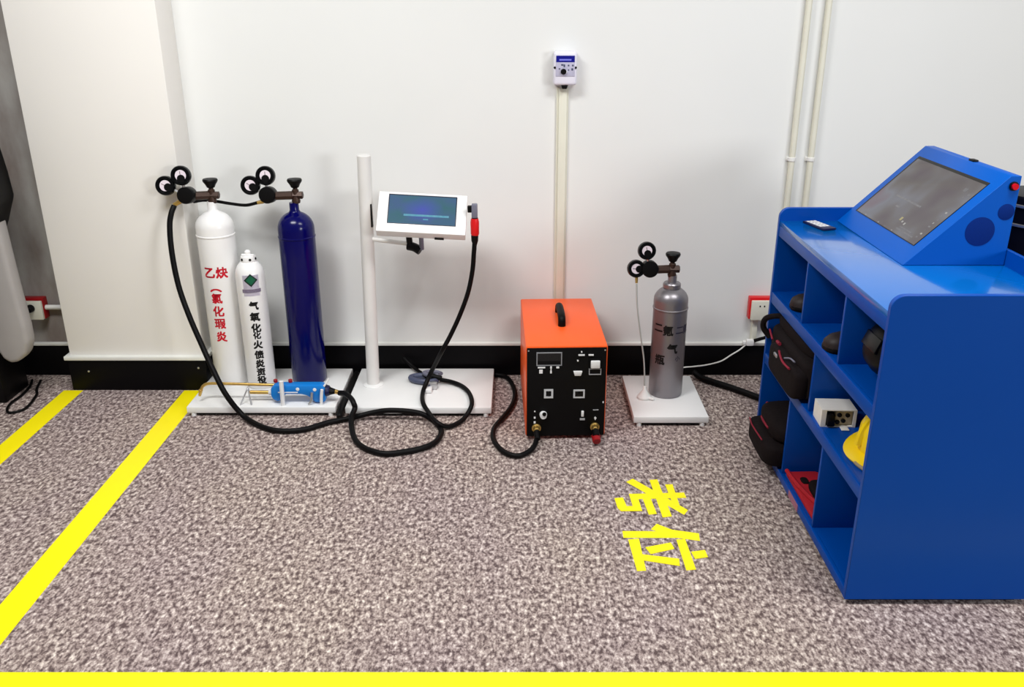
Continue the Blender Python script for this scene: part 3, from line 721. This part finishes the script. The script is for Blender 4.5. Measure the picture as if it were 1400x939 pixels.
for px, lab_ in ((1.078, 'cream conduit pipe on the wall, nearer the red-backed socket'), (1.152, 'cream conduit pipe on the wall, farther from the red-backed socket')):
    t = thing('conduit_pipe', lab_, 'pipe', (px, WY, 0.15))
    obj('pipe', rod(B(), (px, WY - 0.016, 0.151), (px, WY - 0.016, 2.9), 0.012, seg=18), PVC, t)
    for cz in (0.3, 0.925, 1.55, 2.2):
        cb = B(); box(cb, px - 0.019, px + 0.019, WY - 0.010, WY, cz - 0.008, cz + 0.008, 0.002)
        lathe(cb, [(0.0125, -0.008), (0.0155, -0.006), (0.0155, 0.006), (0.0125, 0.008)], 18, Matrix.Translation((px, WY - 0.016, cz)))
        obj('pipe_clip', cb, PVCW, t)

def socket(x0, x1, z0, z1, rim, label, holes=True):
    t = thing('wall_socket', label, 'socket', ((x0 + x1) / 2, WY, z0))
    obj('back_box', box(B(), x0 - 0.004, x1 + 0.004, WY - 0.035, WY, z0 - 0.0, z1 + 0.006, 0.003), rim, t)
    obj('cover_plate', box(B(), x0 + 0.002, x1, WY - 0.05, WY - 0.034, z0, z1 - 0.004, 0.003), PVC, t)
    if holes:
        cx = (x0 + x1) / 2; cz = (z0 + z1) / 2
        for dx in (-0.009, 0.009):
            obj('pin_hole', box(B(), cx + dx - 0.0028, cx + dx + 0.0028, WY - 0.0506, WY - 0.049, cz + 0.014, cz + 0.021), BLACKP, t)
    return t
socket(0.968, 1.058, 0.264, 0.352, RED, 'cream wall socket on a red back box beside the blue cabinet')
socket(-2.062, -1.976, 0.266, 0.350, DRED, 'white wall socket on a dark red back box beside the pillar', False)
t = thing('cable_duct', 'short cream duct below the red-backed socket down to the trim', 'cable duct', (1.0, WY, 0.151))
obj('duct', box(B(), 0.986, 1.010, WY - 0.022, WY, 0.152, 0.263, 0.003), PVC, t)
tag(obj('cable_gland', merge([box(B(), 0.966, 0.998, WY - 0.04, WY - 0.017, 0.144, 0.172, 0.006), box(B(), 0.952, 0.966, WY - 0.034, WY - 0.017, 0.146, 0.164, 0.004)]), PVCW), 'small white cable gland on the trim under the red-backed socket', 'cable gland')
hose('socket_lead', [(1.0, 3.49, 0.166), (1.03, 3.47, 0.185), (1.06, 3.45, 0.2), (1.12, 3.40, 0.2), (1.18, 3.34, 0.10)], 0.0075, BLACKR, 'short black lead at the duct running behind the blue cabinet', 'cable', 8)
tag(obj('conduit_stub', rod(B(), (-1.974, WY - 0.02, 0.312), (PX0, WY - 0.02, 0.312), 0.0105, seg=16), PVCW), 'short white conduit between the dark red socket box and the pillar', 'pipe')
t = thing('mains_plug', 'black plug with a lead in the socket beside the pillar', 'plug', (-2.02, WY - 0.05, 0.33))
obj('plug_body', rod(B(), (-2.018, WY - 0.0505, 0.318), (-2.018, WY - 0.078, 0.318), 0.017, 0.014, 16), BLACKP, t)
obj('lead', tube(B(), [(-2.018, WY - 0.07, 0.314), (-2.026, WY - 0.085, 0.298), (-2.027, WY - 0.088, 0.26), (-2.020, WY - 0.088, 0.2), (-2.03, WY - 0.088, 0.14)], 0.006, 8), BLACKR, t)

# ------------------------------------------------------------------ grey machine at the left
t = thing('training_machine', 'black machine with a rounded grey side shell beside the pillar', 'machine', (-2.2, 3.3, 0))
cowl = [(-2.75, 1.22), (-2.15, 1.20), (-1.985, 1.10), (-1.905, 1.02), (-1.893, 0.915), (-1.888, 0.825), (-1.925, 0.736), (-1.985, 0.61), (-2.12, 0.52), (-2.75, 0.50)]
obj('cowl', prism(B(), cowl, 'y', 3.16, 3.30, 0.014, 3), BLACKP, t)
shell = [(-2.6, 0.66), (-2.05, 0.70), (-1.96, 0.74), (-1.925, 0.765), (-1.922, 0.65), (-1.915, 0.476), (-1.906, 0.326), (-1.907, 0.262), (-1.925, 0.215), (-1.955, 0.186), (-1.99, 0.176), (-2.018, 0.196), (-2.04, 0.25), (-2.052, 0.34), (-2.12, 0.42), (-2.6, 0.48)]
obj('side_shell', prism(B(), shell, 'y', 3.205, 3.275, 0.016, 3), SHELLG, t)
base = [(-2.75, 0.50), (-2.12, 0.45), (-2.06, 0.36), (-2.058, 0.2), (-2.052, 0.08), (-2.05, 0.0), (-2.75, 0.0)]
obj('base', prism(B(), base, 'y', 3.22, 3.40, 0.008, 2), BLACKP, t)
obj('seat_column', box(B(), -2.7, -2.12, 3.24, 3.40, 0.4, 0.9, 0.02), BLACKP, t)

# ------------------------------------------------------------------ blue cabinet
CX0, CX1, CY0, CY1, CT = 0.870, 1.356, 1.951, 2.905, 0.866
TH = 0.016
t = thing('tool_cabinet', 'blue steel open-front cabinet with bags and gear on its shelves', 'cabinet', ((CX0 + CX1) / 2, (CY0 + CY1) / 2, 0))
def rounded_side(r=0.032):
    pts = [(CX1, 0.016), (CX1, CT)]
    for k in range(7):
        a = math.pi / 2 + k / 6 * math.pi / 2
        pts.append((CX0 + r + r * math.cos(a), CT - r + r * math.sin(a)))
    pts.append((CX0, 0.016))
    return pts
for y0, y1 in ((CY0, CY0 + TH), (CY1 - TH, CY1)):
    obj('side_panel', prism(B(), rounded_side(), 'y', y0, y1, 0.0012, 1), BLUE, t)
obj('back_panel', box(B(), CX1 - 0.012, CX1, CY0 + TH, CY1 - TH, 0.016, CT, 0.001), BLUE, t)
IY0, IY1, IX1 = CY0 + TH, CY1 - TH, CX1 - 0.012
ct = obj('countertop', box(B(), CX0 + 0.002, IX1, IY0, IY1, 0.806, 0.822, 0.001), BLUET, t)
obj('front_rail', box(B(), CX0 + 0.002, CX0 + 0.018, IY0, IY1, 0.772, 0.8065, 0.001), BLUE, t)
SH1, SH2, SH0 = 0.576, 0.350, 0.042
for zt, hgt in ((SH1, 0.038), (SH2, 0.036), (SH0, 0.026)):
    s_ = B(); box(s_, CX0 + 0.001, CX0 + 0.013, IY0, IY1, zt - hgt, zt, 0.001); box(s_, CX0 + 0.013, IX1, IY0, IY1, zt - 0.006, zt)
    obj('shelf', s_, BLUE, t)
def divider(y, z0, z1):
    obj('divider', box(B(), CX0 + 0.006, IX1, y - 0.006, y + 0.006, z0, z1, 0.0008), BLUE, t)
for y in (2.573, 2.243): divider(y, SH1, 0.806)
divider(2.418, SH2, SH1 - 0.006)
for y in (2.586, 2.262): divider(y, SH0, SH2 - 0.006)
obj('plinth', box(B(), CX0 + 0.02, CX1 - 0.02, CY0 + 0.02, CY1 - 0.02, 0, 0.0165), BLACKR, t)
obj('worn_sticker', box(B(), CX0 - 0.0004, CX0 + 0.002, 2.382, 2.478, 0.0175, 0.0405), PINK, t)

# console with the screen
KX0, KX1, KXT, KZ, KY0, KY1 = 1.061, 1.343, 1.314, 1.069, 2.355, 2.888
t = thing('console', 'blue sloped console with a dark touch screen on the cabinet top', 'console', (1.2, 2.62, 0.8225))
prof_ = [(KX0, 0.8225), (KXT, KZ), (KX1, KZ), (KX1, 0.8225)]
obj('housing', prism(B(), prof_, 'y', KY0, KY1, 0.0015, 1), BLUEE, t)
# frame of the sloped face
sl = Vector((KXT - KX0, 0, KZ - 0.8225)); SLN = sl.length; sl.normalize()
nrm = Vector((-sl.z, 0, sl.x))
RM = Matrix((Vector((0, -1, 0)), sl, nrm)).transposed().to_4x4()      # local x -> -y (towards near side), y -> up slope, z -> normal
FM = Matrix.Translation((KX0, KY1, 0.8225)) @ RM
def on_face(bm):
    bmesh.ops.transform(bm, matrix=FM, verts=bm.verts); return bm
KW = KY1 - KY0
obj('screen_bezel', on_face(box(B(), 0.036, KW - 0.044, 0.062, SLN - 0.040, -0.001, 0.0012)), BLACKG, t)
SCR2 = screen_material('touch_screen', [(0.30, (74, 60, 70)), (0.45, (92, 86, 88)), (0.56, (110, 112, 122)), (0.72, (104, 72, 88))], (5, 5, 7), 0.85, (16, 15, 16), 0.10)
so = obj('screen', on_face(box(B(), 0.046, KW - 0.046, 0.064, SLN - 0.050, 0.0006, 0.0018)), SCR2, t)
ICON = screen_material('screen_icons', [(0.3, (176, 176, 180)), (0.7, (206, 204, 196))], (40, 40, 40), 0.6, (40, 40, 40))
ICONY = screen_material('screen_icon_yellow', [(0.3, (190, 178, 120)), (0.7, (206, 190, 120))], (40, 40, 40), 0.6, (40, 40, 40))
FAINT = screen_material('screen_faint_text', [(0.3, (118, 116, 122)), (0.7, (140, 138, 142))], (90, 90, 90), 0.6, (30, 30, 30))
def icon(x0, x1, y0, y1, m):
    bm = on_face(box(B(), x0, x1, y0, y1, 0.0017, 0.0021))
    obj('screen_icon', bm, m, t)
icon(0.15, 0.33, 0.165, 0.171, FAINT); icon(0.21, 0.24, 0.135, 0.141, FAINT)
icon(0.300, 0.312, 0.105, 0.117, ICONY); icon(0.322, 0.330, 0.102, 0.108, ICON); icon(0.342, 0.350, 0.098, 0.106, ICON)
icon(0.33, 0.445, 0.078, 0.082, FAINT); icon(0.34, 0.42, 0.088, 0.091, FAINT)
for q in range(9):
    icon(0.455 + 0.003 * (q % 3), 0.463 + 0.004 * (q % 2), 0.085 + q * 0.014, 0.090 + q * 0.014, ICON if q % 3 == 1 else FAINT)
icon(0.42, 0.438, 0.262, 0.274, FAINT); icon(0.462, 0.476, 0.255, 0.262, FAINT); icon(0.452, 0.458, 0.243, 0.247, FAINT)
for q in range(7):
    icon(0.06 + q * 0.052, 0.066 + q * 0.052, 0.066, 0.069, ICON if q % 2 else FAINT)
obj('camera_dot', box(B(), KXT + 0.004, KXT + 0.020, 2.575, 2.605, KZ - 0.001, KZ + 0.006, 0.002), BLACKP, t)
def side_disc(name, x, z, r, h, m, seg=36):
    return lathe(B(), [(r, -0.001), (r, h * 0.7), (r * 0.96, h), (0, h)], seg, Matrix.Translation((x, KY0, z)) @ Matrix.Rotation(math.pi / 2, 4, 'X'))
g1 = obj('speaker_grille', side_disc('g', 1.258, 0.918, 0.040, 0.0012, GRILLE), GRILLE, t)
g2 = obj('speaker_grille', side_disc('g', 1.319, 0.972, 0.022, 0.0012, GRILLE), GRILLE, t)
rb_ = obj('button_ring', side_disc('r', 1.3255, 1.042, 0.0125, 0.005, BLACKP), BLACKP, t)
rbb = side_disc('b', 1.3255, 1.042, 0.0085, 0.012, REDB, 24)
obj('red_button', rbb, REDB, t)

# remote on the counter
t = thing('remote_control', 'small dark remote control with pale buttons on the blue counter', 'remote', (0.977, 2.81, 0.822), math.radians(17))
obj('casing', box(B(), -0.024, 0.024, -0.058, 0.058, 0.0005, 0.008, 0.003), mat('navy_plastic', (12, 18, 62), 0.4), t, world=False)
obj('keypad', box(B(), -0.020, 0.019, -0.035, 0.052, 0.007, 0.0084, 0.0004), SLATE2, t, world=False)
for r_ in range(5):
    for c_ in range(3):
        obj('button', box(B(), -0.018 + c_ * 0.0125, -0.009 + c_ * 0.0125, -0.031 + r_ * 0.0165, -0.021 + r_ * 0.0165, 0.0082, 0.0094, 0.0004), WHITEI, t, world=False)

# ------------------------------------------------------------------ things on the shelves
def blob(bm, sx, sy, sz, power=3.2, nu=28, nv=18, bumps=(), M=None, noise=0.0, seed=0):
    """superellipsoid resting on z=0, slightly lumpy"""
    rnd = random.Random(seed)
    ph = [(rnd.uniform(0, 6.3), rnd.uniform(1.5, 4), rnd.uniform(1.5, 4)) for _ in range(5)]
    t_ = B(); rows = []
    e = 2.0 / power
    sg = lambda v: math.copysign(abs(v) ** e, v)
    for j in range(nv + 1):
        v = -math.pi / 2 + math.pi * j / nv
        row = []
        for i in range(nu):
            u = 2 * math.pi * i / nu
            d = 1 + noise * sum(math.sin(p + a * u) * math.cos(b * v) for p, a, b in ((p, round(a), b) for p, a, b in ph)) / 3
            x_ = sx * sg(math.cos(v)) * sg(math.cos(u)) * d; y_ = sy * sg(math.cos(v)) * sg(math.sin(u)) * d; z_ = sz * sg(math.sin(v))
            row.append(Vector((x_, y_, z_ + sz)))
        rows.append(row)
    vr = []
    for j, row in enumerate(rows):
        vr.append([t_.verts.new(row[0])] if j in (0, nv) else [t_.verts.new(p) for p in row])
    for a, b in zip(vr, vr[1:]):
        for i in range(nu):
            k_ = (i + 1) % nu
            if len(a) == 1: t_.faces.new((a[0], b[k_], b[i]))
            elif len(b) == 1: t_.faces.new((a[i], a[k_], b[0]))
            else: t_.faces.new((a[i], a[k_], b[k_], b[i]))
    join(bm, t_, M)
    return bm

# tool bag on the middle shelf
t = thing('tool_bag', 'large black bag with red strap ends bulging out of the middle shelf', 'bag', (0.96, 2.655, SH2))
obj('body', blob(B(), 0.105, 0.212, 0.068, 6, M=Matrix.Translation((0.968, 2.655, SH2 + 0.001)), noise=0.02, seed=2), BAG, t, angle=60)
obj('top_flap', blob(B(), 0.098, 0.19, 0.026, 4.5, M=Matrix.Translation((0.978, 2.665, SH2 + 0.126)), noise=0.04, seed=5), BAG, t, angle=60)
obj('front_pocket', blob(B(), 0.032, 0.145, 0.050, 5.5, M=Matrix.Translation((0.866, 2.605, SH2 + 0.005)), noise=0.02, seed=7), BAG, t, angle=60)
obj('carry_handle', tube(B(), [(0.872, 2.862, SH2 + 0.07), (0.848, 2.868, SH2 + 0.105), (0.850, 2.855, SH2 + 0.140), (0.88, 2.83, SH2 + 0.158), (0.92, 2.80, SH2 + 0.160)], 0.010, 8), BAG, t)
obj('red_strap', tube(B(), [(0.858, 2.825, 0.462), (0.857, 2.80, 0.452), (0.856, 2.775, 0.444)], 0.0035, 6), BAGRED, t)
obj('red_strap', tube(B(), [(0.857, 2.725, 0.456), (0.856, 2.71, 0.457), (0.855, 2.69, 0.460)], 0.006, 6), BAGRED, t)
obj('red_strap', tube(B(), [(0.838, 2.635, 0.458), (0.833, 2.60, 0.452), (0.831, 2.56, 0.448), (0.832, 2.50, 0.452)], 0.0036, 6), BAGRED, t)
obj('buckle', box(B(), 0.830, 0.838, 2.635, 2.668, 0.432, 0.443, 0.003), STEEL, t)
obj('zip', tube(B(), [(0.838, 2.575, 0.457), (0.846, 2.545, 0.468), (0.85, 2.51, 0.470)], 0.0028, 6), SLATE2, t)

# bag on the bottom shelf
t = thing('tool_bag', 'black bag with red piping bulging out of the bottom shelf', 'bag', (0.93, 2.74, SH0))
obj('body', blob(B(), 0.116, 0.138, 0.042, 5.5, M=Matrix.Translation((0.935, 2.737, SH0 + 0.001)), noise=0.02, seed=11), BAG, t, angle=60)
obj('top_flap', blob(B(), 0.102, 0.124, 0.042, 3.4, M=Matrix.Translation((0.95, 2.738, SH0 + 0.07)), noise=0.04, seed=13), BAG, t, angle=60)
obj('red_piping', tube(B(), [(0.826, 2.84, SH0 + 0.080), (0.819, 2.79, SH0 + 0.082), (0.818, 2.74, SH0 + 0.084), (0.822, 2.66, SH0 + 0.084)], 0.0026, 6), BAGRED, t)
obj('red_strap', tube(B(), [(0.884, 2.845, SH0 + 0.135), (0.876, 2.80, SH0 + 0.137), (0.868, 2.76, SH0 + 0.134)], 0.006, 6), BAGRED, t)
obj('red_strap', tube(B(), [(0.854, 2.795, SH0 + 0.106), (0.850, 2.755, SH0 + 0.108), (0.852, 2.70, SH0 + 0.108)], 0.0045, 6), BAGRED, t)
obj('buckle', box(B(), 0.874, 0.884, 2.665, 2.705, SH0 + 0.134, SH0 + 0.142, 0.003), STEEL, t)

# white open box
t = thing('parts_box', 'white open-sided box of small parts on the middle shelf', 'box', (0.930, 2.345, SH2 + 0.0005), math.radians(-3))
o_ = lambda nm, bm, m: obj(nm, bm, m, t, world=False)
BW, BD, BH = 0.050, 0.040, 0.054
bxm = B()
box(bxm, -BW, BW, -BD, BD, BH - 0.003, BH); box(bxm, -BW, BW, -BD, BD, 0.0, 0.003)
box(bxm, -BW, -BW + 0.003, -BD, BD, 0.003, BH - 0.003); box(bxm, BW - 0.003, BW, -BD, BD, 0.003, BH - 0.003); box(bxm, -BW + 0.003, BW - 0.003, BD - 0.003, BD, 0.003, BH - 0.003)
box(bxm, 0.041, BW - 0.003, -BD, -BD + 0.003, 0.003, BH - 0.003); box(bxm, -BW + 0.003, -0.036, -BD, -BD + 0.003, 0.003, BH - 0.003)
o_('carton', bxm, CARDW)
o_('carton_flap', box(B(), 0.004, 0.026, -0.066, -BD, 0.001, 0.004, 0.0008), CARDW)
o_('filling', box(B(), -0.008, 0.042, -0.032, 0.03, 0.004, 0.046, 0.004), BEIGE)
for cx, cz in ((0.003, 0.036), (0.015, 0.018), (0.026, 0.036), (-0.001, 0.014)):
    o_('small_part', rod(B(), (cx, -0.031, cz), (cx, -0.038, cz), 0.0065, seg=10), BLACKP)
o_('small_part', box(B(), -0.034, -0.012, -0.050, -0.01, 0.004, 0.042, 0.004), BLACKP)

# hard hat
t = thing('hard_hat', 'yellow hard hat on the middle shelf beside the side panel', 'hard hat', (1.032, 2.125, SH2))
HM = Matrix.Translation((1.032, 2.125, SH2 + 0.032)) @ Matrix.Rotation(math.radians(-8), 4, 'Y') @ Matrix.Diagonal((1.06, 0.98, 1.0, 1.0))
obj('shell', lathe(B(), [(0.136, -0.010), (0.138, -0.004), (0.104, 0.006), (0.103, 0.03), (0.095, 0.065), (0.076, 0.098), (0.045, 0.118), (0.015, 0.124), (0, 0.124)], 40, HM), HATY, t, angle=50)
rb2 = B()
pts = [(math.cos(math.radians(a)) * 0.106, 0, max(0.0, math.sin(math.radians(a))) * 0.126) for a in range(10, 171, 10)]
tube(rb2, [HM @ Vector(p) for p in pts], 0.012, 8, 2)
obj('ridge', rb2, HATY, t)
tag(obj('strap', tube(B(), [(0.925, 2.16, SH2 + 0.0058), (0.905, 2.13, SH2 + 0.0058), (0.900, 2.08, SH2 + 0.0058), (0.915, 2.03, SH2 + 0.0058)], 0.005, 8), KHAKI), 'short khaki strap lying under the yellow hard hat', 'strap')

# red folded tray
t = thing('folded_apron', 'red and black folded gear lying flat on the bottom shelf', 'gear', (0.95, 2.43, SH0))
pr_ = B(); prism(pr_, [(0.884, 2.565), (0.98, 2.568), (1.06, 2.50), (1.05, 2.36), (0.985, 2.30), (0.886, 2.29)], 'z', SH0 + 0.001, SH0 + 0.018, 0.006)
obj('red_shell', pr_, REDF, t)
obj('black_inset', blob(B(), 0.045, 0.085, 0.014, 3.5, M=Matrix.Translation((0.965, 2.40, SH0 + 0.012))), BAG, t)
obj('black_patch', blob(B(), 0.012, 0.020, 0.005, 3.0, M=Matrix.Translation((0.925, 2.50, SH0 + 0.014))), BAG, t)
obj('red_edge', tube(B(), [(0.886, 2.565, SH0 + 0.02), (0.89, 2.48, SH0 + 0.024), (0.905, 2.40, SH0 + 0.024), (0.93, 2.32, SH0 + 0.02)], 0.007, 8), REDF, t)

# shoes, mask, small dark case
def shoe(x, y, z, rz, label):
    t = thing('work_shoe', label, 'shoe', (x, y, z), rz)
    up = B(); rows = []
    L = [(-0.055, 0.030, 0.075), (-0.045, 0.034, 0.078), (-0.02, 0.034, 0.074), (0.01, 0.035, 0.060), (0.035, 0.040, 0.046), (0.065, 0.043, 0.040), (0.092, 0.040, 0.036), (0.112, 0.028, 0.026), (0.120, 0.010, 0.016)]
    for x_, w, h_ in L:
        rows.append([up.verts.new((x_, w * math.cos(a) * (1.0 if a < 0.3 or a > 2.84 else 0.96), 0.012 + h_ * math.sin(a) ** 0.7)) for a in [math.pi * k / 10 for k in range(11)]])
    for a, b in zip(rows, rows[1:]):
        for k in range(10): up.faces.new((a[k], a[k + 1], b[k + 1], b[k]))
    up.faces.new(rows[0][::-1]); up.faces.new(rows[-1])
    obj('upper', up, DARKB, t, world=False, angle=60)
    so_ = [(x_, w + 0.004) for x_, w, _ in L]
    obj('sole', prism(B(), so_ + [(x_, -w) for x_, w in so_[::-1]], 'z', 0.0006, 0.014, 0.003), BLACKR, t, world=False)
    for q in range(3):
        xx = 0.0 + 0.018 * q; hh = 0.012 + 0.066 - 0.010 * q
        obj('lace', tube(B(), [(xx, -0.020, hh - 0.010), (xx, 0, hh - 0.001), (xx, 0.020, hh - 0.010)], 0.0022, 6, 4), BLACKP, t, world=False)
shoe(1.00, 2.70, SH1, math.radians(176), 'dark work shoe in the top compartment next to the far side panel')
shoe(0.99, 2.36, SH1, math.radians(190), 'dark brown work shoe in the middle one of the top compartments')
t = thing('welding_mask', 'dark round-rimmed welding mask in the top compartment nearest the hard hat', 'mask', (0.96, 2.12, SH1))
MM = Matrix.Translation((0.975, 2.12, SH1 + 0.085)) @ Matrix.Rotation(math.radians(-68), 4, 'Y') @ Matrix.Diagonal((0.9, 1.15, 1, 1))
obj('shell', lathe(B(), [(0.082, 0.0), (0.084, 0.008), (0.078, 0.03), (0.062, 0.055), (0.035, 0.07), (0, 0.074)], 32, MM), BLACKP, t, angle=50)
obj('rim', tube(B(), [MM @ Vector((0.083 * math.cos(a), 0.083 * math.sin(a), 0.002)) for a in [2 * math.pi * k / 28 for k in range(29)]], 0.005, 8, 2), KHAKI, t)
vm = MM @ Matrix.Translation((0, 0, 0.066))
vb_ = box(B(), -0.022, 0.022, -0.04, 0.04, -0.004, 0.008, 0.003); bmesh.ops.transform(vb_, matrix=vm, verts=vb_.verts)
obj('lens', vb_, BLACKG, t)
t = thing('glasses_case', 'small dark case at the back of the bottom compartment', 'case', (1.09, 2.2, SH0))
obj('lower_shell', box(B(), 1.03, 1.15, 2.15, 2.235, SH0 + 0.0005, SH0 + 0.022, 0.008, 3), DARKB, t)
obj('lid', box(B(), 1.03, 1.15, 2.15, 2.235, SH0 + 0.023, SH0 + 0.044, 0.008, 3), DARKB, t)

# dark drum behind the cabinet
t = thing('drum', 'black round drum with two pale rings behind the blue cabinet', 'drum', (1.545, 2.56, 0))
DM = Matrix.Translation((1.545, 2.56, 0))
obj('body', lathe(B(), [(0.115, 0), (0.12, 0.01), (0.12, 0.975), (0.115, 0.982), (0.10, 0.984), (0, 0.984)], 44, DM), mat('near_black_paint', (7, 6, 16), 0.4, spec=0.15), t)
for rz in (0.900, 0.955):
    obj('ring', lathe(B(), [(0.119, rz - 0.005), (0.124, rz - 0.003), (0.124, rz + 0.003), (0.119, rz + 0.005)], 44, DM), STEEL, t)
